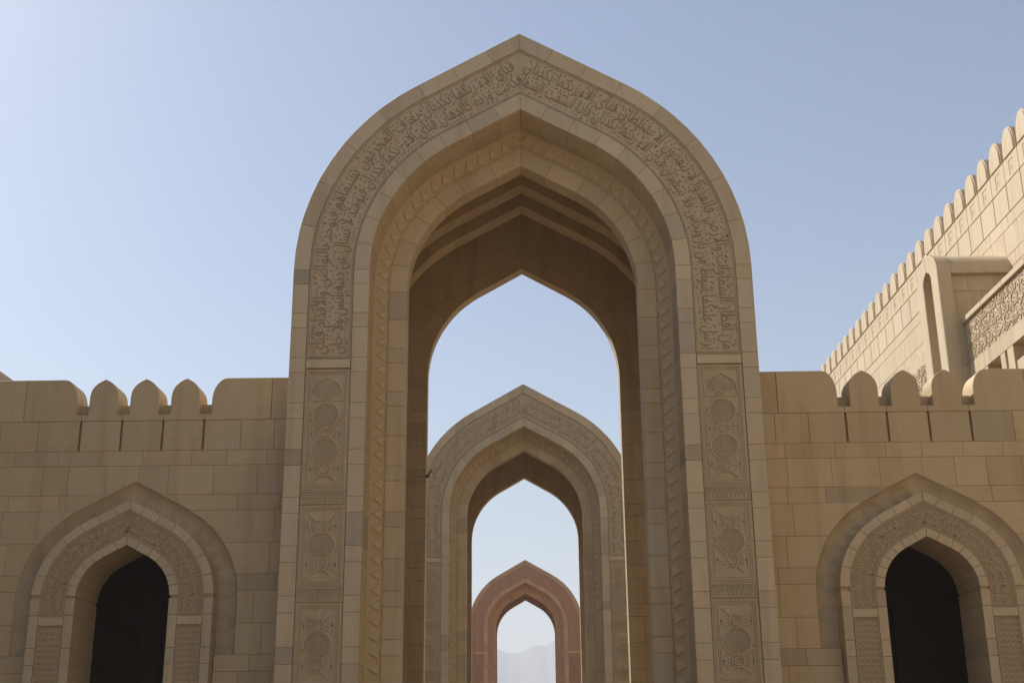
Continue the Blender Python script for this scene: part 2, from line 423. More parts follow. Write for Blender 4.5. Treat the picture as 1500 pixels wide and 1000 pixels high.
# ------------------------------------------------------------------ the gateway
GA = Arch(10.651, 0.17, 4.5, ((2.81, 0.978), (5.362, 1.001)))
KA = Arch(10.651, 0.17, 4.5, ((2.0, 1.012), (3.0, 1.012)))   # arch at the back of the chamber
YB, YB2, YC1, YC2, YK0, YK, YBACK = 1.304, 1.827, 6.02, 7.02, 8.96, 9.44, 10.9
WK, WCH = 2.905, 4.70
T_, S_ = 0.72, 0.355
def courses(ztop, zbot, pat):
    out = []; z = ztop; i = 0
    while z > zbot+0.05:
        h = pat[i % len(pat)]; z2 = max(zbot, z-h)
        if z2-zbot < 0.2: z2 = zbot
        out.append((z2, z)); z = z2; i += 1
    return out
def ucuts(A, W, first, step):
    """voussoir joints from springing to apex in u, on offset W"""
    um = A.umax(W); n = max(3, round((um-first)/step)); return [first+(um-first)*i/n for i in range(n+1)]
def build_gate(root, join=False, remap=None, ribs=True, letters=True, teeth=True):
    sk_ = Sink(root, join, remap)
    um = GA.umax(5.37)+0.3
    base_u = GZ-GA.z0
    for side in (1, -1):
        # mortar bed and body behind the facing stones
        for nm, Wa, Wb, y0, y1, mt in (('mortar_bed', 3.60, 3.935, 0.009, 0.30, 'grout'), ('mortar_bed', 4.995, 5.335, 0.009, 0.30, 'grout'), ('mortar_bed', 3.935, 4.995, 0.045, 0.30, 'grout'), ('core', 3.62, 5.325, 0.30, YB, 'stone'), ('core', 3.30, 5.325, YB, YB2, 'stone'), ('core', WCH+.2, 5.325, YB2, YK, 'stone'), ('core', 3.50, 5.345, YK, YBACK, 'stone')):
            sk_.add(nm, prism(mir(GA.cell(Wa, Wb, base_u, um, 8, 0.0), side), y0, y1, 0, 0), mt, tint(0.1, 0.95), join=True)
        # margins of the face: outer and inner column of blocks, then voussoirs
        for (Wa, Wb, st, wv, y1) in ((4.985, 5.362, 0.0, 1.02, 0.5), (3.574, 3.945, 0.36, 0.80, 1.0)):
            cs = courses(10.651-st*0, GZ, [S_, T_] if Wa > 4.5 else [S_, T_])
            for i, (za, zb) in enumerate(cs):
                g = None
                if random.random() < .22 and zb-za < .4: g = 1.0
                sk_.add('stone', prism(mir([(Wa, za), (Wb, za), (Wb, zb), (Wa, zb)], side), 0.0, y1, 0.005, 0.0045), 'pale', tint(g, random.uniform(.76, .92) if g else None))
            cu = ucuts(GA, Wb, 0.0, wv)
            for a, b in zip(cu[:-1], cu[1:]):
                bb = b if b < cu[-1]-.01 else um
                sk_.add('voussoir', prism(mir(GA.cell(Wa, Wb, a, bb, 4, 0.0), side), 0.0, y1, 0.005, 0.0045), 'pale', tint(random.choice((0, 0, .2, .3, .5, .8)), random.uniform(.88, 1.03)))
        # inscription band: sunk field, edging fillets, raised lettering
        ub = 8.50-GA.z0
        sk_.add('inscription_field', prism(mir(GA.cell(3.95, 4.98, ub-.03, um, 8, 0.0), side), 0.028, 0.2, 0, 0), 'carved', tint(0.25, 0.97))
        for Wa in (3.955, 3.985, 4.925, 4.955):
            sk_.add('fillet', prism(mir(GA.cell(Wa, Wa+.018, ub, um, 8, 0.0), side), 0.004, 0.03, 0, 0), 'carved', tint(0.2, 0.9), join=True)
        for zz in (8.50, 8.53):
            sk_.add('fillet', prism(mir([(3.96, zz-.009), (4.97, zz-.009), (4.97, zz+.009), (3.96, zz+.009)], side), 0.005, 0.03, 0, 0), 'carved', tint(0.2, 0.9), join=True)
        if letters:
            sk_.add('lettering', arch_letters(GA, 4.02, 4.905, ub+.05, side, ROWS_R if side > 0 else ROWS_L, 0.029, 0.021, 3+side, -0.006), 'letter', tint(0.1, 1.0))
        # pilaster: plain course, then carved panels and dentil courses
        xc = side*4.465; hw = 0.512
        sk_.add('stone', prism([(xc-hw-.0, 8.245), (xc+hw, 8.245), (xc+hw, 8.46), (xc-hw, 8.46)], 0.0, 0.3, 0.008, 0.004), 'pale', tint(0.2))
        zz = 8.22; first = True
        while zz > GZ+0.1:
            ph = 2.79 if first else 1.79
            zb = max(GZ, zz-ph)
            v, f = strap_panel(hw-.012, (zz-zb)/2-.012, first) if zz-zb > 1.5 else ([], [])
            pan = sk_.add('carved_panel', prism([(xc-hw, zb), (xc+hw, zb), (xc+hw, zz), (xc-hw, zz)], 0.022, 0.3, 0.004, 0.003), 'carved', tint(0.25, 0.93))
            if v:
                vf = ([(a+xc, b+.020, c+(zz+zb)/2) for a, b, c in v], f)
                if join: sk_.add('strapwork', vf, 'carved', tint(.2, 1.0))
                else: obj('strapwork', mesh_of('strapwork', vf[0], vf[1], M[sk_.remap.get('carved', 'carved')], tint(.15, 1.02)), pan)
            zz = zb
            if zz < GZ+.5: break
            v, f = dentils(hw-.012, .165)
            pan = sk_.add('dentil_course', prism([(xc-hw, zz-.33), (xc+hw, zz-.33), (xc+hw, zz), (xc-hw, zz)], 0.020, 0.3, 0.004, 0.003), 'carved', tint(0.1, .9))
            vf = ([(a+xc, b+.018, c+zz-.165) for a, b, c in v], f)
            if join: sk_.add('dentils', vf, 'letter', tint(.1, 1.0))
            else: obj('dentils', mesh_of('dentils', vf[0], vf[1], M[sk_.remap.get('carved', 'carved')], tint(.1, 1.0)), pan)
            zz -= .33; first = False
        # splayed zigzag: back plane plus teeth
        sp = []
        n = 40; us = [base_u, 0]+[PHI*4.5*i/14 for i in range(1, 15)]
        a = [GA.pt(3.60, u) for u in us]+[(0, GA.pt(3.60, GA.umax(3.60))[1])]; b = [GA.pt(3.25, u) for u in us]+[(0, GA.pt(3.25, GA.umax(3.25))[1])]
        V = [(side*x, 1.02, z) for x, z in a]+[(side*x, 1.335, z) for x, z in b]; m = len(a)
        sk_.add('splay', (V, [(i, i+1, m+i+1, m+i) for i in range(m-1)]), 'stone', tint(0.1, 0.9))
        L = GA.length(3.42, -9.6); st = 0.345; k = 0
        d = 0.14
        tv = [(-.150, -.155, 0), (-.150, .155, 0), (.165, 0, 0), (-.128, -.108, .042), (-.128, .108, .042), (.10, 0, .042)]
        tf = [(3, 4, 5), (0, 1, 4, 3), (1, 2, 5, 4), (2, 0, 3, 5)]
        nv = [(-.150, -.045, .02), (-.150, .045, .02), (-.085, 0, .02), (-.150, -.045, .06), (-.150, .045, .06), (-.10, 0, .06)]
        tme = None
        while d < L:
            u = GA.s2u(3.42, d); p0 = GA.pt(3.60, u); p1 = GA.pt(3.25, u)
            o3 = Vector((side*p0[0], 1.02, p0[1])); i3 = Vector((side*p1[0], 1.335, p1[1])); c3 = (o3+i3)/2
            ex = (o3-i3).normalized(); u2 = GA.pt(3.42, u+.01); u1 = GA.pt(3.42, u-.01)
            ey = Vector((side*(u2[0]-u1[0]), 0, u2[1]-u1[1])).normalized(); ez = ex.cross(ey)
            if ez.y > 0: ez = -ez
            if side < 0: ey = -ey
            mt = Matrix(((ex.x, ey.x, ez.x, c3.x), (ex.y, ey.y, ez.y, c3.y), (ex.z, ey.z, ez.z, c3.z), (0, 0, 0, 1)))
            if teeth and not join:
                if tme is None: tme = mesh_of('zigzag_tooth', tv+nv, tf+[(9, 10, 11), (6, 7, 10, 9), (7, 8, 11, 10), (8, 6, 9, 11)], M['stone'], tint(0.15, 0.98))
                o = obj('zigzag_tooth', tme, root); o.matrix_basis = mt
            else:
                sk_.add('zigzag_teeth', ([tuple(mt @ Vector(q)) for q in tv+nv], tf+[(9, 10, 11), (6, 7, 10, 9), (7, 8, 11, 10), (8, 6, 9, 11)]), 'stone', tint(.15, .98), join=True)
            d += st
        # inner order
        for i, (za, zb) in enumerate(courses(10.651-.1, GZ, [T_, T_, S_, T_, S_])):
            sk_.add('stone', prism(mir([(2.81, za), (3.26, za), (3.26, zb), (2.81, zb)], side), YB, YB2, 0.008, 0.004), 'stone', tint(None if random.random() > .12 else 1.0))
        cu = ucuts(GA, 3.26, -.1, 0.93)
        for a, b in zip(cu[:-1], cu[1:]):
            bb = b if b < cu[-1]-.01 else um
            sk_.add('voussoir', prism(mir(GA.cell(2.81, 3.26, a, bb, 4, 0.0), side), YB, YB2, 0.008, 0.004), 'stone', tint(random.choice((0, 0, .1, .3))))
        sk_.add('mortar_bed', prism(mir(GA.cell(2.83, 3.24, base_u, um, 8, 0.0), side), YB+.012, YB2-.01, 0, 0), 'grout', tint(0, 1), join=True)
        # chamber behind the inner order: vault, two stepped ribs, then the lower middle arch
        def ring(nm, A, Wa, Wb, y0, y1, step, mt, ujamb, tn):
            cu = ucuts(A, Wa, 0.0, step)
            for a, b in zip(cu[:-1], cu[1:]):
                bb = b if b < cu[-1]-.01 else A.umax(Wb)+.3
                sk_.add(nm, prism(mir(A.cell(Wa, Wb, a, bb, 4, 0.0), side), y0, y1, .006, .003), mt, tn())
            sk_.add(nm, prism(mir([(Wa, GZ), (Wb, GZ), (Wb, A.z0), (Wa, A.z0)], side), y0, y1, .006, .003), mt, tn())
        tn1 = lambda: tint(random.choice((0, .1, .2)), random.uniform(.90, 1.02))
        ring('vault_stone', GA, WCH, WCH+.21, YB2+.002, YC1-.002, 1.1, 'stone', 0, tn1)
        for y0, W in ((YC1, 4.27), (YC2, 4.09)):
            ring('rib_stone', GA, W, WCH+.21, y0, y0+.30, 1.1, 'stone', 0, tn1)
            ring('rib_stone', GA, W, WCH+.21, y0+.30, y0+.60, 1.1, 'stone', 0, tn1)
        ring('vault_stone', GA, WCH, WCH+.21, YC2+.602, YK0-.002, 1.1, 'stone', 0, tn1)
        ring('vault_stone', GA, WCH, WCH+.21, YC1+.602, YC2-.002, 1.1, 'stone', 0, tn1)
        for (Wa, Wb, y1, off) in ((WK, WK+.46, YK, 0.0), (WK+.46, WCH+.1, YK0+.4, .3)):
            cu = ucuts(KA, WK+.46, 0.0, 1.0)
            for a, b in zip(cu[:-1], cu[1:]):
                bb = b if b < cu[-1]-.01 else KA.umax(4.9)+.6
                if Wa > WK: poly = KA.cell(Wa, WCH+.1, a, bb, 4, 0.0)
                else: poly = KA.cell(Wa, Wb, a, bb, 4, 0.0)
                sk_.add('middle_voussoir', prism(mir(poly, side), YK0, y1, .008, .004), 'stone', tn1())
            for i, (za, zb) in enumerate(courses(KA.z0, GZ, [S_, T_, S_, T_, T_])):
                if Wa == WK or i % 2: sk_.add('middle_stone', prism(mir([(Wa, za), (Wb if i % 2 or Wa > WK else WCH+.1, za), (Wb if i % 2 or Wa > WK else WCH+.1, zb), (Wa, zb)], side), YK0, y1 if i % 2 or Wa > WK else YK, .008, .004), 'stone', tint(.8 if random.random() < .08 else random.uniform(0, .3), random.uniform(.86, 1.0)))
        sk_.add('middle_core', prism(mir(KA.cell(WK+.02, WCH+.18, GZ-KA.z0, KA.umax(4.9)+.6, 8, 0.0), side), YK0+.02, YK-.004, 0, 0), 'stone', tint(.1, .92))
    sk_.done()
gate1 = empty('arched_gateway', (0, 0, GZ), 'cream stone pointed gateway joined to crenellated walls on both sides', 'gateway', 'gateways on one axis')
gate1_inner = Matrix.Translation((0, 0, -GZ))
def lift(root):                                # parts are modelled with the lens at z = 0; the empty stands on the ground
    for o in list(COL.objects):
        if o.parent == root: o.matrix_basis = gate1_inner @ o.matrix_basis
build_gate(gate1); lift(gate1)
gate2 = empty('arched_gateway', (0, 31.459, GZ), 'cream gateway standing between the walled gateway and the red sandstone one', 'gateway', 'gateways on one axis')
_kids = [o for o in COL.objects if o.parent == gate1 and not o.name.startswith('zigzag_tooth')]
for o in _kids:
    c = o.copy(); COL.objects.link(c); c.parent = gate2
    for g in [x for x in COL.objects if x.parent == o]:
        h = g.copy(); COL.objects.link(h); h.parent = c
def joined_teeth(root):
    s = Sink(root)
    acc = []
    for o in [x for x in COL.objects if x.parent == gate1 and x.name.startswith('zigzag_tooth')]:
        s.add('zigzag_teeth', ([tuple((gate1_inner.inverted() @ o.matrix_basis) @ v.co) for v in o.data.vertices], [tuple(f.vertices) for f in o.data.polygons]), 'stone', tint(.15, .98), join=True)
    s.done()
_before = set(COL.objects)
joined_teeth(gate2)
for o in set(COL.objects)-_before: o.matrix_basis = gate1_inner @ o.matrix_basis
gate3 = empty('arched_gateway', (0, 87.141, GZ), 'red sandstone gateway with the hazy mountains seen through its opening', 'gateway', 'gateways on one axis')
build_gate(gate3, True, {'stone': 'red', 'pale': 'red', 'carved': 'red_dark', 'letter': 'red_dark', 'grout': 'red_dark'}, ribs=False); lift(gate3)
gate3.scale = (0.965, 0.965, 0.965)

# ------------------------------------------------------------------ crenellated walls with their doorways
YW, YF, YD = 1.5, 1.2, 2.7
DX = 9.115
DA = Arch(3.28, 0.065, 1.75, ((1.06, 0.90), (2.53, 0.945)))
def _h(W): return DA.pt(W, DA.umax(W))[1]
def _fitk(W, H):                               # k giving apex H
    DA.kw = ((0, 1), (9, 1)); return (H-DA.z0)/(_h(W)-DA.z0)
_k0, _k1, _k2 = _fitk(1.06, 4.45), _fitk(2.065, 5.475), _fitk(2.53, 5.98)
DA.kw = ((1.06, _k0), (2.53, (_k1*1.0+_k2)/2))
CO = [(6.713, 7.446), (6.351, 6.713), (5.66, 6.351), (5.284, 5.66), (4.53, 5.284), (3.811, 4.53), (3.441, 3.811), (2.709, 3.441), (2.018, 2.709), (1.647, 2.018)]
CO += courses(1.647, GZ, [.72, .72, .37])
MERL = [8.10, 9.08, 10.06]
def build_wall(side, name, label, rows_seed, xend):
    root = empty(name, (side*DX, YW, GZ), label, 'wall', 'crenellated walls beside the gateway')
    s = Sink(root)
    X0, X1 = 5.375, xend                      # working in |x|
    def P(poly): return mir(poly, side)
    # facing stones
    for ci, (za, zb) in enumerate(CO):
        def cuts(a, b, slots=()):
            xs = [a]
            x = a+random.uniform(.3, .9)
            while x < b-.35:
                if not any(abs(x-q) < .25 for q in slots): xs.append(x)
                x += random.uniform(.62, 1.12) if zb-za > .5 else random.uniform(.8, 1.25)
            return xs+[b]
        def put(poly, tn=None): s.add('stone', prism(P(poly), YW, YW+.42, 0.005, 0.0045), 'stone', tn)
        if ci == 0:                            # course with the narrow slots under the crenels
            sl_ = [MERL[0]-.49]+[m+.49 for m in MERL]
            xs = [X0, X0+.55, X0+1.35]+sl_+[sl_[-1]+1.0, sl_[-1]+1.9, sl_[-1]+2.8]
            xs = [x for x in xs if x < X1-.2]+[X1]
            for a, b in zip(xs[:-1], xs[1:]):
                a2 = a+.024 if any(abs(a-q) < .01 for q in sl_) else a
                b2 = b-.024 if any(abs(b-q) < .01 for q in sl_) else b
                put([(a2, za), (b2, za), (b2, zb), (a2, zb)])
            continue
        apex = _h(2.53); zsill = 1.70
        if za >= apex:
            xs = cuts(X0, X1)
            for a, b in zip(xs[:-1], xs[1:]): put([(a, za), (b, za), (b, zb), (a, zb)])
        elif zb > apex:
            xs = cuts(X0, X1)
            for a, b in zip(xs[:-1], xs[1:]):
                bot = [(x, max(za, DA.zat(2.53, x-DX) if abs(x-DX) < DA.halfwidth(2.53, za) else za)) for x in sorted({a, b, *[q for q in [DX, DX-DA.halfwidth(2.53, za), DX+DA.halfwidth(2.53, za)] if a < q < b], *[a+(b-a)*t/4 for t in (1, 2, 3)]})]
                put(bot+[(b, zb), (a, zb)])
        else:
            Wd = 2.53
            def edge(z): return DA.halfwidth(2.53, z) if z > zsill-.03 else 2.075
            zs = [za+(zb-za)*t/4 for t in range(5)]
            if za < zsill < zb: continue
            xs = cuts(X0, DX-edge(za)-.02)
            xs[-1] = None
            for a, b in zip(xs[:-1], xs[1:]):
                if b is None: put([(a, za)]+[(DX-edge(z), z) for z in zs]+[(a, zb)])
                else: put([(a, za), (b, za), (b, zb), (a, zb)])
            xs = cuts(DX+edge(za)+.02, X1)
            if len(xs) > 1:
                for i, (a, b) in enumerate(zip(xs[:-1], xs[1:])):
                    if i == 0: put([(b, zb)]+[(DX+edge(z), z) for z in zs[::-1]]+[(b, za)])
                    else: put([(a, za), (b, za), (b, zb), (a, zb)])
    # backing behind the facing, with the doorway cut through
    def ringwall(Wo, y0, y1, mt, nm, zt=7.43):
        us = [GZ-DA.z0, 0]+[PHI*1.75*i/12 for i in range(1, 13)]+[DA.umax(Wo)]
        lf = [(DX-DA.pt(Wo, u)[0], DA.pt(Wo, u)[1]) for u in us]; rg = [(DX+DA.pt(Wo, u)[0], DA.pt(Wo, u)[1]) for u in us]
        for q, xe in ((lf, X0+.01), (rg, X1)):
            s.add(nm, prism(P([(xe, GZ)]+q+[(DX, zt), (xe, zt)]), y0, y1, 0, 0), mt, tint(.1, .95), join=True)
    ringwall(2.10, YW+.5, YW+.8, 'stone', 'core')
    # mortar sheet just behind the faces, clear of the groove
    us = [1.72-DA.z0, 0]+[PHI*1.75*i/12 for i in range(1, 13)]+[DA.umax(2.545)]
    for q, xe in (([(DX-DA.pt(2.545, u)[0], DA.pt(2.545, u)[1]) for u in us], X0+.01), ([(DX+DA.pt(2.545, u)[0], DA.pt(2.545, u)[1]) for u in us], X1)):
        s.add('mortar_bed', prism(P([(xe, GZ), (DX-2.1 if xe < DX else DX+2.1, GZ), (DX-2.1 if xe < DX else DX+2.1, 1.70)]+q+[(DX, 6.75), (DX, 6.76), (xe, 6.76)]), YW+.008, YW+.38, 0, 0), 'grout', tint(0, 1), join=True)
    s.add('mortar_bed', prism(P([(X0+.01, 6.74), (X1, 6.74), (X1, 7.43), (X0+.01, 7.43)]), YW+.06, YW+.38, 0, 0), 'grout', tint(0, 1), join=True)
    # sill stones across the course the groove ends in
    for za, zb in CO:
        if za < 1.70 < zb:
            for a, b in ((X0, X0+.85), (X0+.85, DX-2.075), (DX+2.075, DX+3.0), (DX+3.0, X1)):
                if b > a+.1: s.add('stone', prism(P([(a, za), (b, za), (b, zb if not (a > DX-2.6 and b < DX+2.6) else 1.7), (a, zb)]), YW, YW+.42, .008, .005), 'stone')
    # parapet: shoulders and merlons
    zb, zt, zg, zp = 7.446, 8.485, 7.60, 7.905
    hwm = 0.345
    def marc(x): # outline of a merlon head: offset from centre -> height
        t = min(1, abs(x)/hwm); return zp+.02+(zt-zp-.02)*max(0, 1-(t**2.3))*(1-.0)
    def head(c, l, r, shl, shr):
        pts = []
        n = 9
        if shl:
            for i in range(n+1):
                an = math.pi/2*i/n; pts.append((l+hwm*(1-math.cos(an)), 7.92+(zt-7.92)*math.sin(an)**.95))
        else: pts.append((l, zt))
        if shr:
            for i in range(n+1):
                an = math.pi/2*(1-i/n); pts.append((r-hwm*(1-math.cos(an)), 7.92+(zt-7.92)*math.sin(an)**.95))
        else: pts.append((r, zt))
        return pts
    def mhead(c):
        pts = []
        hl = [(hwm, 8.03), (hwm*.97, 8.13), (hwm*.885, 8.23), (hwm*.73, 8.32), (hwm*.47, 8.405), (hwm*.22, 8.455), (0, zt+.005)]
        return [(c-a, b) for a, b in hl]+[(c+a, b) for a, b in hl[::-1][1:]]
    for m in MERL:
        f = [(m-.49, zb), (m+.49, zb), (m+.49, zg), (m+hwm, zg)]+mhead(m)[::-1]+[(m-hwm, zg), (m-.49, zg)]
        s.add('merlon', prism(P(f), YW, YW+.75, .010, .004), 'stone', tint(random.uniform(.1, .6), random.uniform(.92, 1.03)))
    l0 = MERL[0]-.98+hwm
    f = [(X0+.66, zb), (l0+.145, zb), (l0+.145, zg), (l0, zg)]+head(0, X0+.66, l0, False, True)[::-1]
    s.add('shoulder_stone', prism(P(f), YW, YW+.75, .010, .004), 'stone', tint(.1))
    s.add('shoulder_stone', prism(P([(X0, zb), (X0+.66, zb), (X0+.66, zt), (X0, zt)]), YW+.01, YW+.75, .010, .004), 'stone', tint(.55, .9))
    r0_ = MERL[-1]+.98-hwm
    f = [(r0_-.145, zb), (r0_+1.25, zb)]+head(0, r0_, r0_+1.25, True, False)[::-1]+[(r0_, zg), (r0_-.145, zg)]
    s.add('shoulder_stone', prism(P(f), YW, YW+.75, .010, .004), 'stone', tint(.15))
    a = r0_+1.25
    while a < X1-.1:
        b = min(X1, a+1.3); s.add('shoulder_stone', prism(P([(a, zb), (b, zb), (b, zt), (a, zt)]), YW, YW+.75, .010, .004), 'stone'); a = b
    for m in [MERL[0]-.49]+[q+.49 for q in MERL]:   # low back of each crenel
        s.add('crenel_back', prism(P([(m-.16, zg-.02), (m+.16, zg-.02), (m+.16, zp), (m-.16, zp)]), YW+.30, YW+.74, .006, 0), 'stone', tint(.1, .9))
    # groove round the frame: concave band with half rosettes
    prof = [(2.53, YW+.004), (2.49, YW+.075), (2.40, YW+.145), (2.29, YW+.19), (2.17, YW+.21), (2.05, YW+.215)]
    us = [1.70-DA.z0, 0]+[PHI*1.75*i/12 for i in range(1, 13)]
    for sd_ in (1, -1):
        V = []; F = []
        for u in us+[None]:
            for W, y in prof:
                x, z = DA.pt(W, u if u is not None else DA.umax(W))
                if u is None: x = 0
                V.append((side*(DX+sd_*max(0, x)), y, z))
        k = len(prof)
        for i in range(len(us)):
            for j in range(k-1): F.append((i*k+j, i*k+j+1, (i+1)*k+j+1, (i+1)*k+j))
        o = s.add('groove', (V, F), 'carved', tint(.1, 1.0))
        for fce in o.data.polygons: fce.use_smooth = True
        L = DA.length(2.32, 1.70-DA.z0); n = 7
        for i in range(n):
            d = L*(i+.62)/n*1.0
            for rr, wd in ((.27, .03), (.215, .022), (.165, .022), (.11, .03)):
                pts = []
                for a in range(0, 181, 20):
                    ds = d+rr*math.cos(R(a)); W = 2.10+rr*1.35*math.sin(R(a))
                    if W > 2.50: W = 2.50
                    pts.append((ds, W))
                V = []; F = []
                for j, (ds, W) in enumerate(pts):
                    for dW in (-wd/2, wd/2):
                        Wq = W+dW
                        yq = YW+.215-.205*max(0, (Wq-2.17)/.36)**2.2 if Wq > 2.17 else YW+.21
                        x, z = DA.pt(Wq, DA.s2u(2.32, max(.01, ds)))
                        for lift_ in (.016, -.02): V.append((side*(DX+sd_*max(0.0, x)), yq-lift_, z))
                for j in range(len(pts)-1):
                    b_ = 4*j; F += [(b_, b_+2, b_+6, b_+4), (b_+1, b_, b_+4, b_+5), (b_+2, b_+3, b_+7, b_+6)]
                s.add('rosettes', (V, F), 'carved', tint(.05, 1.02), join=True)
    s.add('stone', prism(P([(DX-2.53, 1.647), (DX-2.07, 1.647), (DX-2.07, 1.72), (DX-2.53, 1.72)]), YW+.03, YW+.40, .005, 0), 'stone')
    s.add('stone', prism(P([(DX+2.07, 1.647), (DX+2.53, 1.647), (DX+2.53, 1.72), (DX+2.07, 1.72)]), YW+.03, YW+.40, .005, 0), 'stone')
    # door frame
    um = DA.umax(2.2)+.3; bu = GZ-DA.z0
    def DP(poly, sd_): return [(side*(DX+sd_*a), b) for a, b in poly]
    for sd_ in (1, -1):
        for Wa, Wb, st in ((1.845, 2.065, .40), (1.06, 1.275, .36)):
            cu = ucuts(DA, Wb, 0.05, st)
            for a, b in zip(cu[:-1], cu[1:]):
                bb = b if b < cu[-1]-.01 else um
                s.add('frame_voussoir', prism(DP(DA.cell(Wa, Wb, a, bb, 4, 0.0), sd_), YF, YF+.5 if Wa > 1.5 else YD, .006, .004), 'pale', tint(random.choice((0, .1, .2, .4)), random.uniform(.93, 1.04)))
            for za, zb_ in courses(3.25, GZ, [.36, .72]):
                s.add('frame_stone', prism(DP([(Wa, za), (Wb, za), (Wb, zb_), (Wa, zb_)], sd_), YF, YF+.5 if Wa > 1.5 else YD, .006, .004), 'pale', tint(random.choice((0, .1, .2, .7)), random.uniform(.9, 1.02)))
        ub = 2.85-DA.z0
        s.add('frame_core', prism(DP(DA.cell(1.08, 2.05, bu, um, 8, 0.0), sd_), YF+.05, YD-.05, 0, 0), 'stone', tint(.1, .9), join=True)
        s.add('inscription_field', prism(DP(DA.cell(1.275, 1.845, ub, um, 8, 0.0), sd_), YF+.022, YF+.1, 0, 0), 'field', tint(.2, 1.3))
        for Wa in (1.278, 1.305, 1.802, 1.829):
            s.add('fillet', prism(DP(DA.cell(Wa, Wa+.014, ub, um, 8, 0.0), sd_), YF+.002, YF+.03, 0, 0), 'carved', tint(.1, 1.0), join=True)
        rows = (('ربكما تكذبان مدهامتان فبأي آلاء ربكما تكذبان فيهما عينان نضاختان', 'ومن دونهما جنتان فبأي آلاء ربكما تكذبان مدهامتان فبأي آلاء') if sd_*side > 0 else ('فيهما عينان نضاختان فبأي آلاء ربكما تكذبان فيهن خيرات حسان', 'ربكما تكذبان فيهما فاكهة ونخل ورمان فبأي آلاء ربكما تكذبان'))
        Wm = 1.56; L = DA.length(Wm, ub+.04)-.05
        def mp(t, h, d, sd_=sd_):
            vis = sd_*side                     # +1: the half right of the point as seen
            dist = (.03+t) if vis > 0 else (.03+L-t)
            x, z = DA.pt(1.325+h, DA.s2u(Wm, dist)); return (side*(DX+sd_*max(.006, x)), YF+.022-d*.018, z)
        s.add('lettering', rows_vf(rows, L, .475, mp, True, rows_seed+sd_, 0.012), 'carved', tint(.05, 1.12))
        # plain course and lattice panel under the band
        s.add('frame_stone', prism(DP([(1.275, 2.66), (1.845, 2.66), (1.845, 2.85), (1.275, 2.85)], sd_), YF, YF+.4, .006, .003), 'pale', tint(.1, 1.0))
        pn = s.add('lattice_panel', prism(DP([(1.275, GZ), (1.845, GZ), (1.845, 2.66), (1.275, 2.66)], sd_), YF+.03, YF+.4, .006, .003), 'field', tint(.3, 1.55))
        rb = [ribbon([(-.26, -2.12), (.26, -2.12), (.26, 2.12), (-.26, 2.12)], .03, -.03, 0.004, True)]
        for i in range(33):
            z0_ = -2.05+i*.126
            rb += [ribbon([(-.24, z0_), (-.12, z0_+.063), (0, z0_), (.12, z0_+.063), (.24, z0_)], .03, -.026, .004), ribbon([(-.24, z0_+.063), (-.12, z0_), (0, z0_+.063), (.12, z0_), (.24, z0_+.063)], .03, -.02, .004)]
        v, f = merge(rb)
        obj('lattice', mesh_of('lattice', [(side*(DX+sd_*1.56)+a, YF+.028+b, .505+c) for a, b, c in v], f, M['carved'], tint(.2, .95)), pn)
    # roofed passage behind the doorway
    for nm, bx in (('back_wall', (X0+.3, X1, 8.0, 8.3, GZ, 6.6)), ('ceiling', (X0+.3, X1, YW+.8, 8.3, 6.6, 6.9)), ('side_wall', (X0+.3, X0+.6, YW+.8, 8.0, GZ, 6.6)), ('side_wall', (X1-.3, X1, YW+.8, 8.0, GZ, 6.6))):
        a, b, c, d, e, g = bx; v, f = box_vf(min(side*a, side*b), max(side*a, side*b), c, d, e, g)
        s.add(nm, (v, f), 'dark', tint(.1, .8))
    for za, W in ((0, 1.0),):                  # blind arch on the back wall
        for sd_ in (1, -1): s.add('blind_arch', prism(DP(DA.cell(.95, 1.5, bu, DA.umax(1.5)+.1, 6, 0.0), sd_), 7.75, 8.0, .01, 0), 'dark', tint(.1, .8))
    s.done()
    mi = Matrix.Translation((-side*DX, -YW, -GZ))
    for o in list(COL.objects):
        if o.parent == root: o.matrix_basis = mi @ o.matrix_basis
    return root
wall_l = build_wall(-1, 'crenellated_wall', 'crenellated stone wall running from the gateway to the plain low-roofed building', 21, 14.2)
wall_r = build_wall(1, 'crenellated_wall', 'crenellated stone wall below the sunlit building with the bay', 31, 14.2)

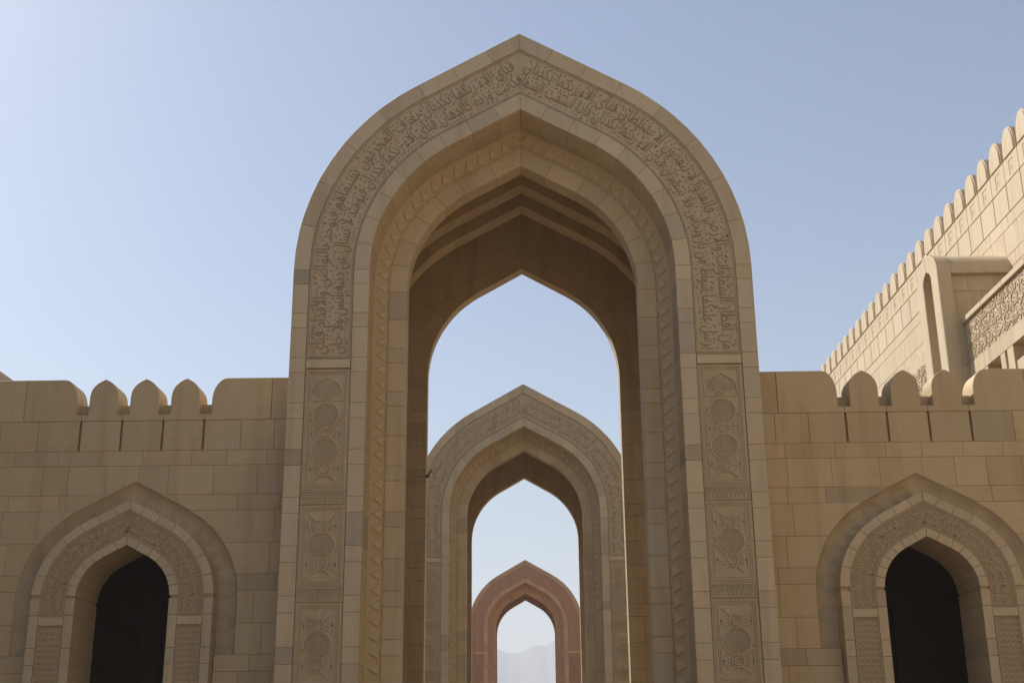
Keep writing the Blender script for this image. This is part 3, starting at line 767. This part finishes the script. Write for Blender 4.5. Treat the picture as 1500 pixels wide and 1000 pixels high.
# ------------------------------------------------------------------ tall sunlit building with merlons, bay and frieze
XB = 20.0
bld = empty('mosque_building', (XB, 30, GZ), 'tall sunlit cream building with many merlons, arched bay and carved frieze', 'building')
def build_right():
    s = Sink(bld)
    SIDE = lambda a, b, d: (d, a, b)           # polygon in y,z pushed along x
    s.add('core', box_vf(XB+.05, XB+14, -45, 76, GZ, 22.7), 'stone', tint(.05, 1.0))
    sp = 1.512; y0 = 18.98-sp*11
    y = y0; i = 0
    me = nm = None
    hl = [(.60, 23.05), (.595, 23.30), (.55, 23.52), (.46, 23.72), (.32, 23.90), (.16, 24.01), (0, 24.05)]
    base = 1000
    while y < 75.2:
        c = y
        if me is None:
            pts = [(-.75, 21.82), (.75, 21.82), (.75, 22.80), (.60, 22.80)]+[(a, b) for a, b in hl]+[(-a, b) for a, b in hl[::-1][1:]]+[(-.60, 22.80), (-.75, 22.80)]
            v, f = prism(pts, XB, XB+.62, .02, .006, SIDE); me = mesh_of('merlon', v, f, M['pale'], tint(.05, 1.0))
            # rebate on the head
            pts2 = [(-.54, 22.82)]+[(-a*.9, b-.06) for a, b in hl]+[(a*.9, b-.06) for a, b in hl[::-1][1:]]+[(.54, 22.82)]
            v, f = prism(pts2, XB-.05, XB+.01, .015, 0, SIDE); me2 = mesh_of('merlon_face', v, f, M['pale'], tint(.05, 1.02))
            # keyhole motif in low relief
            rb = [ribbon([(.20, 21.98), (.20, 22.58), (-.22, 22.58)], .03, -.016, .01), ribbon([(0, 22.16), (0, 22.34)], .045, -.014, .01)]
            v, f = merge(rb); nm = mesh_of('keyhole_motif', [(XB+b, a, c_) for a, b, c_ in v], f, M['pale'], tint(.1, .9))
        o = obj('merlon', me, bld); o.location = (0, c, 0)
        o2 = obj('merlon_face', me2, o)
        o3 = obj('keyhole_motif', nm, o)
        y += sp; i += 1
    # facing courses: only the stretch above the near wall and in the picture is laid stone by stone
    rng = random.Random(5)
    zc = [(20.60, 21.80), (20.05, 20.58), (18.95, 20.05), (18.40, 18.95), (17.3, 18.40), (16.75, 17.3), (15.65, 16.75), (15.1, 15.65)]
    for ci, (za, zb) in enumerate(zc):
        ylo, yhi = (4, 56) if ci < 4 else (4, 46) if ci < 6 else (22, 36)
        ys = []
        yy = y0+sp*.5 if ci == 0 else ylo-rng.uniform(0, 1)
        while yy < yhi+1:
            if yy > ylo-1: ys.append(yy)
            yy += sp if ci == 0 else rng.uniform(1.3, 2.1)
        s.add('mortar_bed', box_vf(XB+.010, XB+.049, ys[0]+.01, ys[-1]-.01, za, zb+.0), 'grout', tint(0, 1.3), join=True)
        for a, b in zip(ys[:-1], ys[1:]):
            g = .035 if ci == 0 else .0
            s.add('stone', prism([(a+g, za), (b-g, za), (b-g, zb), (a+g, zb)], XB-.004, XB+.3, .010, .006, SIDE), 'pale', tint(random.choice((0, 0, .1, .25)), random.uniform(.94, 1.05)))
    # arched bay
    X0, X1_, ya, yb = 16.9, 17.45, 20.2, 22.9; yc = (ya+yb)/2
    A2 = Arch(18.15, .05, 1.2, ((.3, .82), (1.4, .82)))
    for sd_ in (1, -1):
        pl = lambda po: [(yc+sd_*a, b) for a, b in po]
        s.add('bay_arch', prism(pl(A2.cell(.50, 1.35, GZ-A2.z0, A2.umax(1.4)+.2, 6, 0.0)), X0, X1_, .03, 0, SIDE), 'pale', tint(.05, 1.0))
        s.add('bay_roof', prism(pl(A2.cell(.50, 1.30, 0, A2.umax(1.4)+.2, 6, 0.0)), X1_, XB+.04, 0, .002, SIDE), 'pale', tint(.05, .98))
        a, b = (ya+.32, ya+.8) if sd_ < 0 else (yb-.8, yb-.32)
        for x0_, x1_ in ((17.45, 18.2), (18.2, 19.3), (19.3, 20.04)):
            s.add('bay_stone', prism([(x0_, 17.45), (x1_, 17.45), (x1_, 18.15), (x0_, 18.15)], a, b, .01, .005, lambda p, q, d: (p, d, q)), 'pale', tint(.1))
        for x0_, x1_ in ((17.45, 18.7), (18.7, 20.04)):
            s.add('bay_stone', prism([(x0_, 16.45), (x1_, 16.45), (x1_, 17.45), (x0_, 17.45)], a, b, .01, .005, lambda p, q, d: (p, d, q)), 'pale', tint(.1))
        a2, b2 = (ya+.002, ya+.9) if sd_ < 0 else (yb-.9, yb-.002)
        for k, (za, zb) in enumerate(courses(16.2, 2.0, [1.5, .5, 1.3])):
            s.add('bay_stone', prism([(17.45, za), (20.04, za), (20.04, zb), (17.45, zb)], a2, b2, .01, .005, lambda p, q, d: (p, d, q)), 'pale', tint(.1))
        # sloping ledge between the two
        o1, o2 = (ya, ya+.35) if sd_ < 0 else (yb, yb-.35)
        s.add('bay_ledge', ([(17.45, o1, 16.2), (20.04, o1, 16.2), (20.04, o2, 16.47), (17.45, o2, 16.47), (17.45, o2, 16.1), (20.04, o2, 16.1)], [(0, 1, 2, 3), (0, 4, 5, 1), (0, 3, 4), (1, 5, 2), (2, 5, 4, 3)]), 'pale', tint(.1))
    s.add('bay_back', box_vf(18.1, 18.3, ya+.4, yb-.4, GZ, 18.9), 'stone', tint(.1, .9))
    # lower block with cornice, lettered frieze and window recesses
    XL = 17.7
    s.add('lower_block', box_vf(XL+.06, XB, 4, ya-.01, GZ, 13.0), 'pale', tint(.05, 1.0))
    s.add('lower_block', box_vf(XL+.06, XB, 4.01, ya-.01, 13.62, 16.0), 'pale', tint(.05, 1.0))
    s.add('lower_block', box_vf(XL+.56, XB, 4.01, ya-.02, 13.0, 13.62), 'pale', tint(.05, 1.0))
    yy = ya-.012
    while yy > 5:
        n_ = yy-2.2
        s.add('cornice', prism([(n_, 15.9), (yy, 15.9), (yy, 16.14), (n_, 16.14)], XL-.09, XB, .02, .004, SIDE), 'pale', tint(.05, 1.0))
        s.add('stone', prism([(n_, 13.62), (yy, 13.62), (yy, 14.22), (n_, 14.22)], XL, XL+.3, .01, .005, SIDE), 'pale', tint(.1))
        yy = n_
    for a, b in ((18.3, ya-.012), (16.55, 17.0), (15.75, 16.35), (13.2, 13.9), (10, 10.8)):
        s.add('window_pier', prism([(a, 8), (b, 8), (b, 13.62), (a, 13.62)], XL+.002, XL+.6, .012, .004, SIDE), 'pale', tint(.05, 1.0))
    def frieze(ya_, yb_, seed, mat_f='pale'):
        s.add('frieze_field', prism([(ya_, 14.24), (yb_, 14.24), (yb_, 15.88), (ya_, 15.88)], XL+.03, XL+.3, 0, 0, SIDE), 'carved', tint(.1, .95))
        L = yb_-ya_
        s.add('lettering', rows_vf(('فبأي آلاء ربكما تكذبان فيهن خيرات حسان فبأي آلاء ربكما تكذبان', 'حور مقصورات في الخيام فبأي آلاء ربكما تكذبان لم يطمثهن', 'إنس قبلهم ولا جان فبأي آلاء ربكما تكذبان متكئين على رفرف'), L, 1.6, lambda t, h, d: (XL+.03-.032*d, yb_-t, 14.26+h), True, seed, 0.02), 'pale', tint(.05, 1.0))
    frieze(12.2, ya-.03, 41)
    frieze(4.2, 12.2, 42)
    XL2 = 17.7
    s.add('far_block', box_vf(XL2+.06, XB, yb+.01, 31.0, GZ, 16.4), 'pale', tint(.05, 1.0))
    frieze(yb+.02, 30.9, 43)
    s.done()
    mi = Matrix.Translation((-XB, -30, -GZ))
    for o in list(COL.objects):
        if o.parent == bld: o.matrix_basis = mi @ o.matrix_basis
build_right()

# plain building whose roof edge peeps over the far end of the left wall
bl = empty('plain_building', (-20, 20, GZ), 'plain low-roofed building whose roof edge peeps over the crenellated wall', 'building')
sL = Sink(bl)
sL.add('wall', box_vf(-34, -20.1, -70, 60, GZ, 13.4), 'stone', tint(.1, .95))
sL.add('roof_edge', box_vf(-34.2, -20.0, -70.2, 60.2, 13.4, 13.81), 'pale', tint(.1, 1.0))
for o in [x for x in COL.objects if x.parent == bl]: o.matrix_basis = Matrix.Translation((20, -20, -GZ)) @ o.matrix_basis

# ------------------------------------------------------------------ ground and mountains
def ground():
    n = 48; V = [(0, 0, 0)]; F = []; rads = [60, 400, 2500, 5900]
    for r in rads: V += [(r*math.cos(2*math.pi*i/n), r*math.sin(2*math.pi*i/n), 0) for i in range(n)]
    for i in range(n):
        F.append((0, 1+i, 1+(i+1) % n))
        for k in range(len(rads)-1): F.append((1+k*n+i, 1+(k+1)*n+i, 1+(k+1)*n+(i+1) % n, 1+k*n+(i+1) % n))
    o = obj('ground', mesh_of('ground', V, F, plain_mat('dark_gravel', (.085, .07, .05), .95, .3, .4), tint(0, 1)), None, kind='structure'); o.location = (0, 0, GZ)
    m, nn, l, b = new_mat('courtyard_paving')
    tc = nn.new('ShaderNodeTexCoord'); br = nn.new('ShaderNodeTexBrick'); br.inputs['Scale'].default_value = 1.0
    br.inputs['Brick Width'].default_value = 0.9; br.inputs['Row Height'].default_value = 0.9; br.inputs['Mortar Size'].default_value = 0.008; br.offset = 0.5
    br.inputs['Color1'].default_value = (.45, .35, .235, 1); br.inputs['Color2'].default_value = (.41, .32, .215, 1); br.inputs['Mortar'].default_value = (.2, .14, .1, 1)
    l.new(tc.outputs['Object'], br.inputs['Vector'])
    t = nn.new('ShaderNodeTexNoise'); t.inputs['Scale'].default_value = .6; t.inputs['Detail'].default_value = 5; l.new(tc.outputs['Object'], t.inputs['Vector'])
    l.new(mixc(nn, l, mth(nn, l, 'MULTIPLY', t.outputs[0], .3), br.outputs[0], (.30, .22, .14)), b.inputs['Base Color']); b.inputs['Roughness'].default_value = .55
    v = [(-150, -300, 0), (150, -300, 0), (150, 2.2, 0), (-150, 2.2, 0)]
    obj('path', mesh_of('path', [(-3.7, 2.21, 0), (3.7, 2.21, 0), (3.7, 140, 0), (-3.7, 140, 0)], [(0, 1, 2, 3)], plain_mat('path_stone', (.47, .36, .24), .7, .2, 1.2), tint(0, 1)), None, kind='structure').location = (0, 0, GZ+.004)
    o = obj('courtyard_paving', mesh_of('courtyard_paving', v, [(0, 1, 2, 3)], m, tint(0, 1)), None, kind='structure'); o.location = (0, 0, GZ+.004)
ground()
def mountains():
    ctrl = [(-2600, 250), (-1500, 350), (-800, 320), (-320, 365), (-100, 345), (-65, 326), (-15, 326), (20, 345), (50, 354), (72, 350), (100, 372), (220, 385), (500, 350), (900, 380), (1500, 340), (2600, 250)]
    def ridge(x):
        for (a, h0), (b, h1) in zip(ctrl[:-1], ctrl[1:]):
            if a <= x <= b: return h0+(h1-h0)*(x-a)/(b-a)
        return 250
    nx, ny = 420, 26; V = []; F = []
    for j in range(ny):
        y = 3600+j*80; t = j/(ny-1)
        env = max(0, 1-abs(t-.45)/.45)**1.15
        for i in range(nx):
            x = -2600+5200*i/(nx-1)
            h = ridge(x)*env
            q = Vector((x/160, y/160, 3.1)); nz_ = noise.fractal(q, 1.0, 2.1, 5)
            h += nz_*(45*(1-env)*min(1, env*6)+3.0*env)
            V.append((x, y, max(-2, h-2)))
    for j in range(ny-1):
        for i in range(nx-1): F.append((j*nx+i, j*nx+i+1, (j+1)*nx+i+1, (j+1)*nx+i))
    o = obj('mountains', mesh_of('mountains', V, F, plain_mat('bare_rock', (.17, .14, .12), .95, .3, .01), tint(0, 1)), None, kind='structure'); o.location = (0, 0, GZ)
mountains()

# ------------------------------------------------------------------ bird in flight
def bird():
    V = []; F = []
    prof = [(-.085, .002), (-.075, .010), (-.055, .017), (-.03, .021), (0, .023), (.03, .021), (.05, .015), (.062, .0155), (.075, .016), (.087, .011), (.094, .004), (.108, .001)]
    n = 10
    for x, r in prof:
        dz = .006 if x > .055 else 0
        V += [(x, r*math.cos(2*math.pi*i/n), dz+r*math.sin(2*math.pi*i/n)) for i in range(n)]
    for k in range(len(prof)-1):
        F += [(k*n+i, k*n+(i+1) % n, (k+1)*n+(i+1) % n, (k+1)*n+i) for i in range(n)]
    F.append(tuple(range(n))[::-1]); F.append(tuple(range((len(prof)-1)*n, len(prof)*n)))
    def sheet(top, th):
        k = len(V); m = len(top)
        V.extend([(a, b, c+th) for a, b, c in top]); V.extend([(a, b, c-th) for a, b, c in top])
        for i in range(0, m-3, 2):
            F.append((k+i, k+i+1, k+i+3, k+i+2)); F.append((k+m+i, k+m+i+2, k+m+i+3, k+m+i+1))
            F.append((k+i, k+i+2, k+m+i+2, k+m+i)); F.append((k+i+1, k+m+i+1, k+m+i+3, k+i+3))
        F.append((k, k+m, k+m+1, k+1)); F.append((k+m-2, k+m-1, k+2*m-1, k+2*m-2))
    for sd_, lift_ in ((1, .02), (-1, .62)):   # left wing level, right wing raised
        pts = []
        for t, cx, ch in ((0.0, .03, .058), (.3, .045, .055), (.6, .03, .045), (.85, -.005, .03), (1.0, -.05, .008)):
            yy = sd_*(.012+.118*t*math.cos(lift_)); zz = .008+.118*t*math.sin(lift_)+.012*math.sin(math.pi*t)
            pts += [(cx, yy, zz), (cx-ch, yy, zz)]
        sheet(pts, .0022)
    sheet([(-.07, .010, 0), (-.07, -.010, 0), (-.125, .026, -.004), (-.125, -.026, -.004)], .002)
    m = plain_mat('dark_plumage', (.035, .027, .024), .6, .4, 40)
    me = mesh_of('bird', V, F, m, tint(0, 1), True)
    o = obj('bird', me, None, label='small dark bird flying with wings spread beside the gateway jamb', category='bird')
    return o
bd = bird()
bd.rotation_euler = (R(-6), R(-8), R(72)); bd.location = (-1.979, -2.5, 5.176); bd.scale = (1.5, 1.5, 1.5)

# ------------------------------------------------------------------ haze
bx = box_vf(-6000, 6000, -6000, 6000, GZ-1.0, 405)
hz = bpy.data.materials.new('haze_air'); hz.use_nodes = True; hn = hz.node_tree
hn.nodes.remove(hn.nodes['Principled BSDF']); pv = hn.nodes.new('ShaderNodeVolumePrincipled')
pv.inputs['Color'].default_value = (.93, .95, 1.0, 1); pv.inputs['Density'].default_value = 0.00038; pv.inputs['Anisotropy'].default_value = 0.0
hn.links.new(pv.outputs[0], hn.nodes['Material Output'].inputs['Volume'])
obj('haze', mesh_of('haze', bx[0], bx[1], hz, tint(0, 1)), None, kind='stuff')
bpy.data.objects.remove(_to)
